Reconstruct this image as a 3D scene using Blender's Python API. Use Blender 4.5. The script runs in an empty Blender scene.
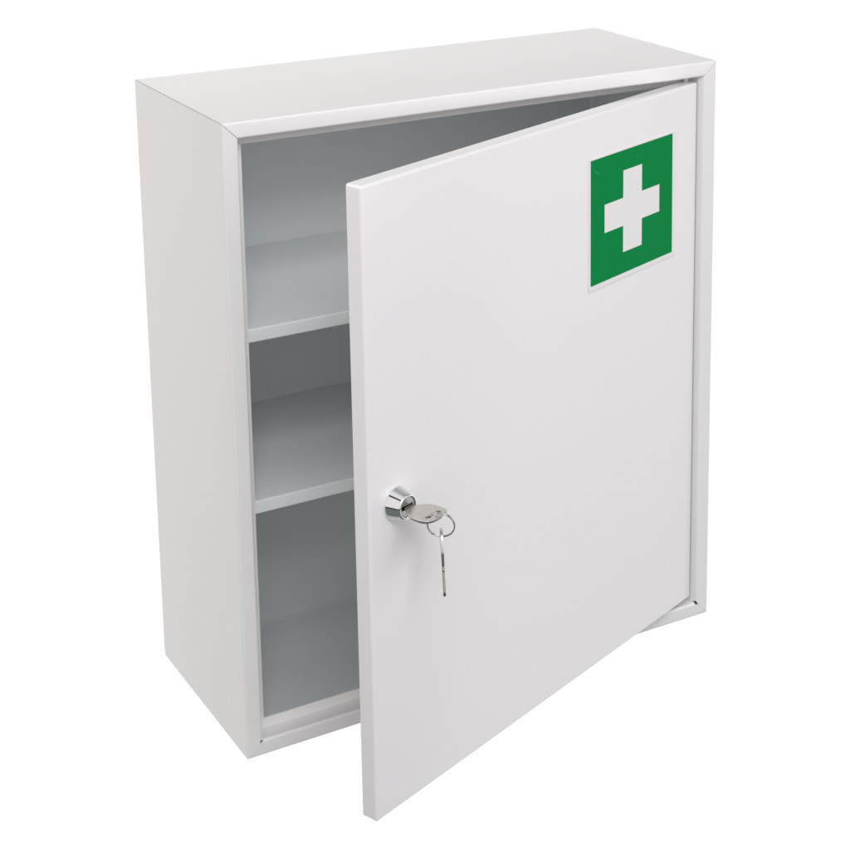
import bpy, bmesh, math
from mathutils import Vector, Matrix

MM = 0.001
scene = bpy.context.scene
COL = scene.collection

# ------------------------------------------------------------------ measures (mm)
W, D, H = 348.45, 152.6, 400.0
FL = 10.05                       # width of the front flange
STOP_Y, STOP_W = 13.0, 6.4       # door stop behind the flange
HX, HY, ANG = 13.67, 2.18, 0.3767
DW, DZ0, DZ1, DT = 327.8, 14.7, 386.25, 10.6


# ------------------------------------------------------------------ materials
def new_mat(name):
    m = bpy.data.materials.new(name)
    m.use_nodes = True
    return m, m.node_tree.nodes, m.node_tree.links, m.node_tree.nodes['Principled BSDF']


def enamel(name, col, rough, bump=0.02, scale=900.0, spec=0.5):
    """sprayed and baked enamel: even colour, a trace of orange peel, uneven gloss"""
    m, n, l, b = new_mat(name)
    tc = n.new('ShaderNodeTexCoord')
    big = n.new('ShaderNodeTexNoise'); big.inputs['Scale'].default_value = 9; big.inputs['Detail'].default_value = 3
    l.new(tc.outputs['Object'], big.inputs['Vector'])
    mr = n.new('ShaderNodeMapRange')
    mr.inputs['To Min'].default_value = rough - .03; mr.inputs['To Max'].default_value = rough + .03
    l.new(big.outputs['Fac'], mr.inputs['Value']); l.new(mr.outputs['Result'], b.inputs['Roughness'])
    b.inputs['Base Color'].default_value = (*col, 1)
    fine = n.new('ShaderNodeTexNoise'); fine.inputs['Scale'].default_value = scale; fine.inputs['Detail'].default_value = 1
    l.new(tc.outputs['Object'], fine.inputs['Vector'])
    bp = n.new('ShaderNodeBump'); bp.inputs['Strength'].default_value = bump; bp.inputs['Distance'].default_value = .0004
    l.new(fine.outputs['Fac'], bp.inputs['Height'])
    slow = n.new('ShaderNodeTexNoise'); slow.inputs['Scale'].default_value = 7; slow.inputs['Detail'].default_value = 1
    l.new(tc.outputs['Object'], slow.inputs['Vector'])
    wave = n.new('ShaderNodeBump'); wave.inputs['Strength'].default_value = .12; wave.inputs['Distance'].default_value = .01
    l.new(slow.outputs['Fac'], wave.inputs['Height']); l.new(bp.outputs['Normal'], wave.inputs['Normal'])
    l.new(wave.outputs['Normal'], b.inputs['Normal'])
    b.inputs['Specular IOR Level'].default_value = spec
    return m


def metal(name, col, rough, streak=0.0):
    m, n, l, b = new_mat(name)
    b.inputs['Metallic'].default_value = 1
    tc = n.new('ShaderNodeTexCoord'); no = n.new('ShaderNodeTexNoise')
    no.inputs['Scale'].default_value = 350; no.inputs['Detail'].default_value = 4
    l.new(tc.outputs['Object'], no.inputs['Vector'])
    mr = n.new('ShaderNodeMapRange')
    mr.inputs['To Min'].default_value = max(rough - .06, .02); mr.inputs['To Max'].default_value = rough + .06
    l.new(no.outputs['Fac'], mr.inputs['Value']); l.new(mr.outputs['Result'], b.inputs['Roughness'])
    mix = n.new('ShaderNodeMix'); mix.data_type = 'RGBA'
    mix.inputs['A'].default_value = (*col, 1)
    mix.inputs['B'].default_value = (*[c * (1 - streak) for c in col], 1)
    l.new(no.outputs['Fac'], mix.inputs['Factor']); l.new(mix.outputs['Result'], b.inputs['Base Color'])
    return m


M_BODY = enamel('white_enamel', (.87, .855, .85), .2)
M_INSIDE = enamel('inside_shade_enamel', (.85, .885, .895), .34)  # same white enamel with the interior's cool shade put into its colour
M_DOOR = enamel('white_door_enamel', (.885, .858, .868), .13)
M_SHELF = enamel('shelf_shade_enamel', (.865, .895, .91), .32)  # shelf white with the cool cast of the shaded interior mixed in
M_GREEN = enamel('green_print', (.001, .25, .058), .35, 0.01, 500, .02)
M_SCUFF = enamel('scuffed_print', (.12, .42, .18), .5, 0, 500)
M_FILM = enamel('white_print', (.87, .84, .84), .32, 0, 500)
M_CHROME = metal('chrome', (.86, .86, .87), .07)
M_PLUG = metal('plug_nickel', (.62, .61, .60), .24, .25)
M_KEY = metal('key_nickel', (.74, .71, .66), .26, .2)
M_BLADE = metal('dark_reflection_blade', (.46, .40, .33), .26, .45)  # key metal darkened and browned to imitate dark reflections on the blade
M_RING = metal('ring_steel', (.55, .54, .53), .18, .2)
M_DARK, _n, _l, _b = new_mat('keyway_black')
_b.inputs['Base Color'].default_value = (.01, .01, .01, 1); _b.inputs['Roughness'].default_value = .6


# ------------------------------------------------------------------ helpers
def finish(bm, name, mats, parent=None, smooth=35, loc=None):
    """links a bmesh (millimetres) as one mesh object"""
    bmesh.ops.remove_doubles(bm, verts=bm.verts, dist=1e-4)
    bmesh.ops.recalc_face_normals(bm, faces=bm.faces)
    bmesh.ops.scale(bm, vec=(MM, MM, MM), verts=bm.verts)
    me = bpy.data.meshes.new(name)
    bm.to_mesh(me); bm.free()
    for m in (mats if isinstance(mats, (list, tuple)) else [mats]):
        me.materials.append(m)
    for p in me.polygons:
        p.use_smooth = True
    me.set_sharp_from_angle(angle=math.radians(smooth))
    o = bpy.data.objects.new(name, me)
    COL.objects.link(o)
    if parent:
        o.parent = parent
    if loc:
        o.location = Vector(loc) * MM
    return o


def empty(name, loc=(0, 0, 0), rz=0):
    o = bpy.data.objects.new(name, None)
    COL.objects.link(o)
    o.location = Vector(loc) * MM
    o.rotation_euler = (0, 0, rz)
    o.empty_display_size = .02
    return o


def box(bm, lo, hi, bevel=0, seg=3, mat=0):
    r = bmesh.ops.create_cube(bm, size=1)
    vs = r['verts']
    for v in vs:
        v.co = Vector([(lo[i] + hi[i]) / 2 + v.co[i] * (hi[i] - lo[i]) for i in range(3)])
    fs = {f for v in vs for f in v.link_faces}
    for f in fs:
        f.material_index = mat
    if bevel:
        es = list({e for v in vs for e in v.link_edges})
        r = bmesh.ops.bevel(bm, geom=es, offset=bevel, segments=seg, profile=.5, affect='EDGES')
        for f in r['faces']:
            f.material_index = mat


def fillet(path, n=6):
    """path: (a, b, radius) corners of an open polyline -> points"""
    out = [Vector(path[0][:2])]
    for i in range(1, len(path) - 1):
        p, r = Vector(path[i][:2]), path[i][2]
        u = (Vector(path[i - 1][:2]) - p).normalized()
        v = (Vector(path[i + 1][:2]) - p).normalized()
        if r <= 0:
            out.append(p)
            continue
        half = u.angle(v) / 2
        k = r / math.tan(half)
        c = p + (u + v).normalized() * (r / math.sin(half))
        a0, a1 = p + u * k - c, p + v * k - c
        for j in range(n + 1):
            t = j / n
            w = a0.lerp(a1, t)
            out.append(c + w.normalized() * r)
    out.append(Vector(path[-1][:2]))
    return out


def offset(pts, t):
    out = []
    for i, p in enumerate(pts):
        a = (p - pts[i - 1]).normalized() if i else None
        b = (pts[i + 1] - p).normalized() if i < len(pts) - 1 else None
        d = a or b
        if a and b:
            d = (a + b).normalized()
        nrm = Vector((d.y, -d.x))
        k = t if not (a and b) else t / max(.5, math.cos(a.angle(b) / 2))
        out.append(p + nrm * k)
    return out


def sheet(name, path, t, end, place, mat, parent):
    """folded sheet metal: a profile (depth y, distance d from the outer skin) run along s with mitred ends"""
    outer = fillet(path)
    loop = outer + offset(outer, t)[::-1]
    bm = bmesh.new()
    rings = []
    for side in (0, 1):
        rings.append([bm.verts.new(place(y, d, end(y, d, side))) for y, d in loop])
    k = len(loop)
    h = len(outer)
    for i in range(k):
        j = (i + 1) % k
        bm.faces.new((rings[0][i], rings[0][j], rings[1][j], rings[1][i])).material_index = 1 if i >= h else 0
    for r in rings:
        for i in range(h - 1):
            bm.faces.new((r[i], r[i + 1], r[k - 2 - i], r[k - 1 - i]))
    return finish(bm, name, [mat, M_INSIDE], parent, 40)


# ------------------------------------------------------------------ cabinet body
cab = empty('first_aid_cabinet')
cab['label'] = 'white metal first aid cabinet with its door ajar and a green cross sticker'
cab['category'] = 'cabinet'

PROFILE = [(D, 11, 0), (D, 0, 6.5), (0, 0, 1.3), (0, FL - 1.8, 0), (0, FL, 1.6), (2.6, FL, 0), (STOP_Y, FL, 1.0), (STOP_Y, FL + STOP_W, 0)]
# on the hinge side the lip slopes in towards the door, leaving a narrow gap
HINGE_PROFILE = PROFILE[:4] + [(0, FL - .3, 1.4), (4.2, FL + 2.0, .8), (STOP_Y + .3, FL + 2.6, 1.0), (STOP_Y + .3, FL + STOP_W, 0)]
SEAM = .2


def mitre(L, notch=(), full=False):
    def end(y, d, side):
        g = (d if full else min(d, FL)) + (SEAM if side not in notch else .06)
        if side in notch and FL - 1.7 < d < FL + .4 and y < 2.5:
            g += 1.35                                   # small relief hole where the two lips are folded
        if y > D - 5:                                  # corners eased where the back bends meet
            g += .8 * ((y - D + 5) / 5) ** 2
        return g if side == 0 else L - g
    return end


sheet('side_panel', PROFILE, 1.0, mitre(H, (0,), True), lambda y, d, s: (d, y, s), M_BODY, cab)
sheet('side_panel', HINGE_PROFILE, 1.0, mitre(H, (0,)), lambda y, d, s: (W - d, y, s), M_BODY, cab)
sheet('top_panel', PROFILE, 1.0, mitre(W, (), True), lambda y, d, s: (s, y, H - d), M_BODY, cab)
sheet('bottom_panel', PROFILE, 1.0, mitre(W, (0, 1), True), lambda y, d, s: (s, y, d), M_BODY, cab)

bm = bmesh.new()
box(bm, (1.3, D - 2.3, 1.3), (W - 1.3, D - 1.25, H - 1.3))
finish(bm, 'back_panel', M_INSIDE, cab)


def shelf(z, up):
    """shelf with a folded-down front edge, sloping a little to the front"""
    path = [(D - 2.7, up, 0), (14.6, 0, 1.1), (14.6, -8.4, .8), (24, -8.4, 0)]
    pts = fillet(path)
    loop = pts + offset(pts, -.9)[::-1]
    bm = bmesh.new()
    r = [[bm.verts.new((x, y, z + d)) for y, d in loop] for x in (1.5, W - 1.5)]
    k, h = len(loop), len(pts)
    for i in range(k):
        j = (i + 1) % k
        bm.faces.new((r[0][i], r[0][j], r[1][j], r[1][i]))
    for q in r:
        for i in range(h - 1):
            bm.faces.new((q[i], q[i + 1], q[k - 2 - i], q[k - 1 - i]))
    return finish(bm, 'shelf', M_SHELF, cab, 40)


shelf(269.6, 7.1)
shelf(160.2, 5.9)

# hinge pins between frame and door
for z0, z1 in ((FL - .5, DZ0 + 2), (DZ1 - 2, H - FL + .5)):
    bm = bmesh.new()
    bmesh.ops.create_cone(bm, segments=20, radius1=1.6, radius2=1.6, depth=z1 - z0, cap_ends=True)
    finish(bm, 'hinge_pin', M_BODY, cab, 40, (W - HX - 4.2, HY + 8, (z0 + z1) / 2))

# ------------------------------------------------------------------ door (local: x = -t from the hinge side, -y = out of the front)
bm = bmesh.new()
box(bm, (-DW, 0, DZ0), (0, DT, DZ1))
bm.faces.ensure_lookup_table()
fb = [f for f in bm.faces if f.calc_center_median().y > DT - .01]
front_edges = [e for e in bm.edges if not all(v.co.y > DT - .01 for v in e.verts)]
bmesh.ops.bevel(bm, geom=front_edges, offset=1.7, segments=6, profile=.5, affect='EDGES')
fb = [f for f in bm.faces if f.calc_center_median().y > DT - .01 and len(f.verts) >= 4]
fb = [max(fb, key=lambda f: f.calc_area())]
bmesh.ops.inset_region(bm, faces=fb, thickness=11)
bmesh.ops.translate(bm, vec=(0, -(DT - 1), 0), verts=list({v for f in fb for v in f.verts})) if False else None
r = bmesh.ops.extrude_discrete_faces(bm, faces=fb)
bmesh.ops.translate(bm, vec=(0, -(DT - 1.0), 0), verts=r['faces'][0].verts)
door = finish(bm, 'door', M_DOOR, cab, 35, (W - HX, HY, 0))
door.rotation_euler = (0, 0, ANG)


def prism(bm, poly, y0, y1, mat, bevel=0.0):
    """flat shape in the door plane (t, z) between depths y0 (front) and y1"""
    a = [bm.verts.new((-t, y0, z)) for t, z in poly]
    b = [bm.verts.new((-t, y1, z)) for t, z in poly]
    fs = [bm.faces.new(a), bm.faces.new(b)]
    for i in range(len(poly)):
        j = (i + 1) % len(poly)
        fs.append(bm.faces.new((a[i], a[j], b[j], b[i])))
    for f in fs:
        f.material_index = mat


bm = bmesh.new()
prism(bm, [(25.6, 274.3), (124.2, 274.0), (124.3, 358.5), (27.4, 358.5)], -.5, -.02, 0)
prism(bm, [(25.6, 274.0), (124.2, 273.7), (124.2, 276.2), (25.6, 276.2)], -.9, -.62, 0)   # extra strip set off the margin to cast a shadow line below
prism(bm, [(29.9, 276.6), (122.3, 276.7), (122.4, 357.5), (30.6, 357.5)], -.56, -.48, 1)
prism(bm, [(65.9, 290.5), (87.0, 290.6), (87.0, 308.1), (107.5, 308.1), (107.5, 326.5), (87.1, 326.5), (87.1, 344.3),
           (66.1, 344.3), (66.1, 326.5), (45.8, 326.5), (45.7, 308.2), (65.9, 308.2)], -.62, -.54, 0)
arc = [(119.6, 352.6), (118.8, 350.8), (117.2, 349.2), (114.8, 348.0), (112.2, 347.3)]
prism(bm, arc + [(x + .1, z + w) for (x, z), w in zip(arc[::-1], (.05, .3, .4, .35, .05))], -.6, -.55, 2)
st = finish(bm, 'cross_sticker', [M_FILM, M_GREEN, M_SCUFF], door, 30)
st['label'] = 'green square sticker with a white cross and a narrow white margin'

# ------------------------------------------------------------------ lock
LT, LZ = 306.0, 200.8


def lathe(bm, prof, seg=64, mat=0):
    rings = []
    for r, n in prof:
        if r < 1e-6:
            rings.append([bm.verts.new((0, -n, 0))])
        else:
            rings.append([bm.verts.new((r * math.cos(2 * math.pi * i / seg), -n, r * math.sin(2 * math.pi * i / seg))) for i in range(seg)])
    for a, b in zip(rings, rings[1:]):
        for i in range(seg):
            j = (i + 1) % seg
            q = [a[i % len(a)], a[j % len(a)], b[j % len(b)], b[i % len(b)]]
            u = []
            for v in q:
                if v not in u:
                    u.append(v)
            bm.faces.new(u).material_index = mat


bm = bmesh.new()
lathe(bm, [(6.4, 0.0), (9.65, 0.0), (9.8, .25), (9.78, .8), (9.55, 1.2), (7.35, 8.4), (7.1, 8.85), (6.7, 9.05), (6.2, 8.95), (5.95, 8.6), (5.9, 7.4), (5.9, 0.0), (6.4, 0.0)], 96)
finish(bm, 'lock_collar', M_CHROME, door, 40, (-LT, 0, LZ))

# plug with a real keyway slot: half discs above and below, bridged at the sides
bm = bmesh.new()
R, SW, SH = 5.75, 4.5, 1.25
for sgn in (1, -1):
    poly = [(-SW, sgn * SH), (SW, sgn * SH)]
    a0 = math.atan2(SH, math.sqrt(R * R - SH * SH))
    arc = [(R * math.cos(a0 + (math.pi - 2 * a0) * i / 30), sgn * R * math.sin(a0 + (math.pi - 2 * a0) * i / 30)) for i in range(31)]
    poly = [(-SW, sgn * SH), (SW, sgn * SH)] + arc
    prism(bm, [(-x, z) for x, z in poly], -8.3, 2, 0)
for sgn in (1, -1):
    xe = math.sqrt(R * R - SH * SH)
    prism(bm, [(sgn * -SW, -SH), (sgn * -xe, -SH), (sgn * -R, 0), (sgn * -xe, SH), (sgn * -SW, SH)], -8.3, 2, 0)
prism(bm, [(-SW, -SH), (SW, -SH), (SW, SH), (-SW, SH)], -2.5, 2, 1)
finish(bm, 'lock_cylinder', [M_PLUG, M_DARK], door, 30, (-LT, 0, LZ))

# the cam of the lock behind the door
bm = bmesh.new()
bmesh.ops.create_cone(bm, segments=32, radius1=7, radius2=7, depth=12, cap_ends=True, matrix=Matrix.Translation((0, 7.2, 0)) @ Matrix.Rotation(math.pi / 2, 4, 'X'))
box(bm, (-5, 13.2, -24), (5, 15.2, 7), .6)
finish(bm, 'lock_cam', M_PLUG, door, 40, (-LT, 0, LZ))

# ------------------------------------------------------------------ keys and ring, placed in the door's own axes (t, n, z)
T = Vector((-math.cos(ANG), -math.sin(ANG), 0))
N = Vector((math.sin(ANG), -math.cos(ANG), 0))
HINGE = Vector((W - HX, HY, 0))


def at(t, n, z):
    return HINGE + T * t + N * n + Vector((0, 0, z))


def plate(name, outlines, thick, bevel, mat, parent):
    """flat blank cut from outlines (the first is the rim, others are holes), edges slightly rounded"""
    cu = bpy.data.curves.new(name, 'CURVE')
    cu.dimensions = '2D'; cu.fill_mode = 'BOTH'
    cu.extrude = (thick / 2 - bevel) * MM; cu.bevel_depth = bevel * MM; cu.bevel_resolution = 2
    cu.offset = -bevel * MM
    for o in outlines:
        sp = cu.splines.new('POLY'); sp.use_cyclic_u = True
        sp.points.add(len(o) - 1)
        for p, (x, y) in zip(sp.points, o):
            p.co = (x * MM, y * MM, 0, 1)
    tmp = bpy.data.objects.new(name, cu)
    COL.objects.link(tmp)
    dg = bpy.context.evaluated_depsgraph_get()
    me = bpy.data.meshes.new_from_object(tmp.evaluated_get(dg))
    bpy.data.objects.remove(tmp)
    me.name = name
    me.materials.clear(); me.materials.append(mat)
    for p in me.polygons:
        p.use_smooth = True
    me.set_sharp_from_angle(angle=math.radians(40))
    ob = bpy.data.objects.new(name, me)
    COL.objects.link(ob)
    ob.parent = parent
    return ob


def catmull(pts, k=8):
    out, n = [], len(pts)
    for i in range(n):
        p0, p1, p2, p3 = [Vector(pts[(i + j - 1) % n]) for j in range(4)]
        for s in range(k):
            t = s / k
            out.append(tuple(.5 * ((2 * p1) + (p2 - p0) * t + (2 * p0 - 5 * p1 + 4 * p2 - p3) * t * t + (3 * p1 - p0 - 3 * p2 + p3) * t ** 3)))
    return out


# key axes: x across, y along the key with the bow at +y (0 = shoulder), z through the plate
BOW = catmull([(-3.2, .2), (-5.8, 2.2), (-9.2, 6.6), (-10.1, 12.2), (-9.6, 17.2), (-6.4, 20.2), (0, 21.2), (6.4, 20.2), (9.6, 17.2), (10.1, 12.2), (9.2, 6.6), (5.8, 2.2), (3.2, .2)])
HOLE = catmull([(-6.2, 15.6), (-5.4, 17.1), (0, 18.2), (5.4, 17.1), (6.2, 15.6), (5.0, 14.6), (0, 15.2), (-5.0, 14.6)])
BLADE = [(x, y if y > 0 else y * .8) for x, y in [(-3.2, .6), (-3.2, -2.2), (-2.7, -3.0), (-2.6, -5), (-1.7, -6.2), (-2.5, -7.6), (-1.3, -9), (-2.3, -10.6), (-1.6, -12), (-2.5, -13.4),
         (-1.1, -15), (-2.0, -16.4), (-1.0, -18.4), (.6, -19.2), (1.4, -18.2), (2.5, -16.8), (2.6, -3.0), (3.2, -2.2), (3.2, .6)]]


def make_key():
    k = empty('key')
    plate('bow', [BOW, HOLE], 1.6, .3, M_KEY, k)
    plate('blade', [BLADE], 1.4, .15, M_BLADE, k)
    return k


def basis(o, x, y, z, origin):
    m = Matrix((x, y, z)).transposed().to_4x4()
    m.translation = origin * MM
    o.matrix_world = m


key_in = make_key()
key_in['label'] = 'flat nickel key pushed into the chrome lock, bow lying level'
key_in['category'] = 'key'
basis(key_in, T, N, T.cross(N), at(306.2, 11.0, LZ + .1))

key_hang = key_in.copy()
COL.objects.link(key_hang)
for ch in list(key_in.children):
    c = ch.copy(); COL.objects.link(c); c.parent = key_hang
key_hang['label'] = 'second key hanging edge-on from the wire ring below the lock'
for k_ in (key_in, key_hang):
    k_['group'] = 'keys of the cabinet'

RC, RN, RR = at(303.72, 30.5, 195.57), (T * .8548 + N * .4924 + Vector((0, 0, -.1638))).normalized(), 7.47
low = Vector((0, 0, -1)); low = (low - RN * low.dot(RN)).normalized()
bottom = RC + low * RR
# the hanging key's plate lies nearly along the line of sight, so it shows its edge
across = (T * .683 + N * .586).normalized()
across = Matrix.Rotation(math.radians(1.5), 3, 'Z') @ across
side = Vector((0, 0, 1)).cross(across)
up = (Vector((0, 0, 1)) - side * .03).normalized()
sidev = across.cross(up).normalized()
# ring passes through the hole, resting on its outer edge (y about 17)
# the ring sits at one end of the slot, so the key swings until its weight is below it
sw = -math.atan2(5.4, 11.2)
kx = across * math.cos(sw) - up * math.sin(sw)
ky = across * math.sin(sw) + up * math.cos(sw)
basis(key_hang, kx, ky, sidev, bottom - kx * 5.4 - ky * 16.4)

a_ = low
b_ = RN.cross(a_).normalized()
bm = bmesh.new()
rings = []
SEG, TS = 160, 10
turns = 1.9                                            # split ring: almost two turns of wire side by side
for i in range(SEG + 1):
    th = 2 * math.pi * turns * i / SEG
    off = RN * ((i / SEG - .5) * .95)
    c = RC + a_ * (RR * math.cos(th)) + b_ * (RR * math.sin(th)) + off
    rad = (c - off - RC).normalized()
    rings.append([bm.verts.new(c - RC + (rad * math.cos(2 * math.pi * j / TS) + RN * math.sin(2 * math.pi * j / TS)) * .42) for j in range(TS)])
for p, q in zip(rings, rings[1:]):
    for j in range(TS):
        bm.faces.new((p[j], p[(j + 1) % TS], q[(j + 1) % TS], q[j]))
bm.faces.new(rings[0]); bm.faces.new(rings[-1])
ring = finish(bm, 'key_ring', M_RING, None, 50, RC)
ring['label'] = 'thin steel wire ring joining the key in the lock to the hanging key'
ring['category'] = 'key ring'

BACK_TOP = (.27, .268, .268)
FRONT_LOW = (.15, .165, .165)
FRONT_RIGHT = (.40, .405, .41)
FRONT_LEFT = (.82, .84, .85)
FAR_LEFT = (.86, .84, .83)
DARK_BAND = (.03, .035, .035)
# ------------------------------------------------------------------ world: white behind, unseen zones added around it to shape the light
world = bpy.data.worlds.new('World')
scene.world = world
world.use_nodes = True
n, l = world.node_tree.nodes, world.node_tree.links
bg = n['Background']
tc = n.new('ShaderNodeTexCoord')
sx = n.new('ShaderNodeSeparateXYZ')
l.new(tc.outputs['Generated'], sx.inputs[0])


def ramp(src, lo, hi, a, b):
    m = n.new('ShaderNodeMapRange'); m.interpolation_type = 'SMOOTHSTEP'
    for k, v in (('From Min', lo), ('From Max', hi), ('To Min', a), ('To Max', b)):
        m.inputs[k].default_value = v
    l.new(src, m.inputs['Value'])
    return m.outputs['Result']


def mixc(fac, a, b):
    m = n.new('ShaderNodeMix'); m.data_type = 'RGBA'
    l.new(fac, m.inputs['Factor'])
    for k, v in (('A', a), ('B', b)):
        if isinstance(v, tuple):
            m.inputs[k].default_value = (*v, 1)
        else:
            l.new(v, m.inputs[k])
    return m.outputs['Result']


back = mixc(ramp(sx.outputs['Z'], .08, .5, 0, 1), (1.03, 1.02, 1.015), BACK_TOP)      # unseen upper part dimmed to hold down the cabinet top
left = mixc(ramp(sx.outputs['Z'], -.6, .4, 0, 1), (.22, .205, .195), (.60, .565, .545))    # grey zone added out of frame to darken the left side panel
back = mixc(ramp(sx.outputs['X'], -.56, -.44, 0, 1), left, back)
side_ = mixc(ramp(sx.outputs['X'], -.12, .3, 0, 1), FRONT_LEFT, FRONT_RIGHT)         # bright zone added left of the camera to light the interior
side_ = mixc(ramp(sx.outputs['X'], -.6, -.25, 0, 1), FAR_LEFT, side_)
front = mixc(ramp(sx.outputs['Z'], -.3, -.1, 0, 1), FRONT_LOW, side_)


def band(z0, half):
    """dark band added to the world at one height"""
    d = n.new('ShaderNodeMath'); d.operation = 'SUBTRACT'; d.inputs[1].default_value = z0
    l.new(sx.outputs['Z'], d.inputs[0])
    a = n.new('ShaderNodeMath'); a.operation = 'ABSOLUTE'
    l.new(d.outputs[0], a.inputs[0])
    return ramp(a.outputs[0], half * .7, half * 1.3, 0, 1)


banded = mixc(band(-.2, .07), DARK_BAND, front)  # dark bands added so the chrome collar mirrors dark strips
banded = mixc(band(.85, .045), DARK_BAND, banded)
front = mixc(ramp(sx.outputs['X'], -.25, .1, 0, 1), banded, front)
ya = n.new('ShaderNodeMath'); ya.operation = 'ADD'                                    # white zone stretched forward on the right to lighten the door
l.new(sx.outputs['Y'], ya.inputs[0]); l.new(ramp(sx.outputs['X'], .1, .9, 0, .62), ya.inputs[1])
l.new(mixc(ramp(ya.outputs[0], .18, .36, 0, 1), front, back), bg.inputs['Color'])
bg.inputs['Strength'].default_value = 1


def fill_lamp(name, loc, target, sx_, sy_, power, col=(1, 1, 1)):  # unseen area lamp, added to set the brightness of chosen faces
    li = bpy.data.lights.new(name, 'AREA')
    li.shape = 'RECTANGLE'; li.size = sx_; li.size_y = sy_
    li.energy = power; li.color = col
    o = bpy.data.objects.new(name, li)
    COL.objects.link(o)
    o.location = loc
    o.rotation_euler = (Vector(target) - Vector(loc)).to_track_quat('-Z', 'Y').to_euler()


fill_lamp('fill_right', (1.9, -2.2, .8), (.2, 0, .2), 2.0, 2.0, 15, (1, .955, .955))  # added out of frame to brighten the door
fill_lamp('fill_top', (-.2, -1.3, 1.45), (.1, 0, .25), 1.0, .7, 14, (.98, .99, 1))  # added out of frame for the front flange and top compartment
fill_lamp('fill_left', (-.62, .2, .85), (0, .08, .34), .45, .45, 1.25, (1, .93, .88))  # added close by to grade the left side panel

# ------------------------------------------------------------------ camera (shift lens: level horizon, off-centre principal point)
cd = bpy.data.cameras.new('camera')
cam = bpy.data.objects.new('camera', cd)
COL.objects.link(cam)
m = Matrix(((0.853582209706497, 0.11245437721743624, -0.5086761487599081),
            (-0.5209462798761125, 0.17765463982957597, -0.8348974801915877),
            (-0.0035191981775145294, 0.977646583378504, 0.2102255294975498))).to_4x4()
m.translation = Vector((-359.0702, -941.3499, 630.9831)) * MM
cam.matrix_world = m
cd.sensor_fit = 'HORIZONTAL'
cd.sensor_width = 36
cd.lens = 36 * 1797.343 / 850
cd.shift_x = -(544.449 - 425) / 850
cd.shift_y = (92.0075 - 425) / 850
cd.clip_start = .01
cd.clip_end = 100
scene.camera = cam

scene.view_settings.view_transform = 'Standard'
scene.view_settings.look = 'None'
scene.view_settings.exposure = 0
scene.view_settings.gamma = 1
scene.render.resolution_x = scene.render.resolution_y = 1024
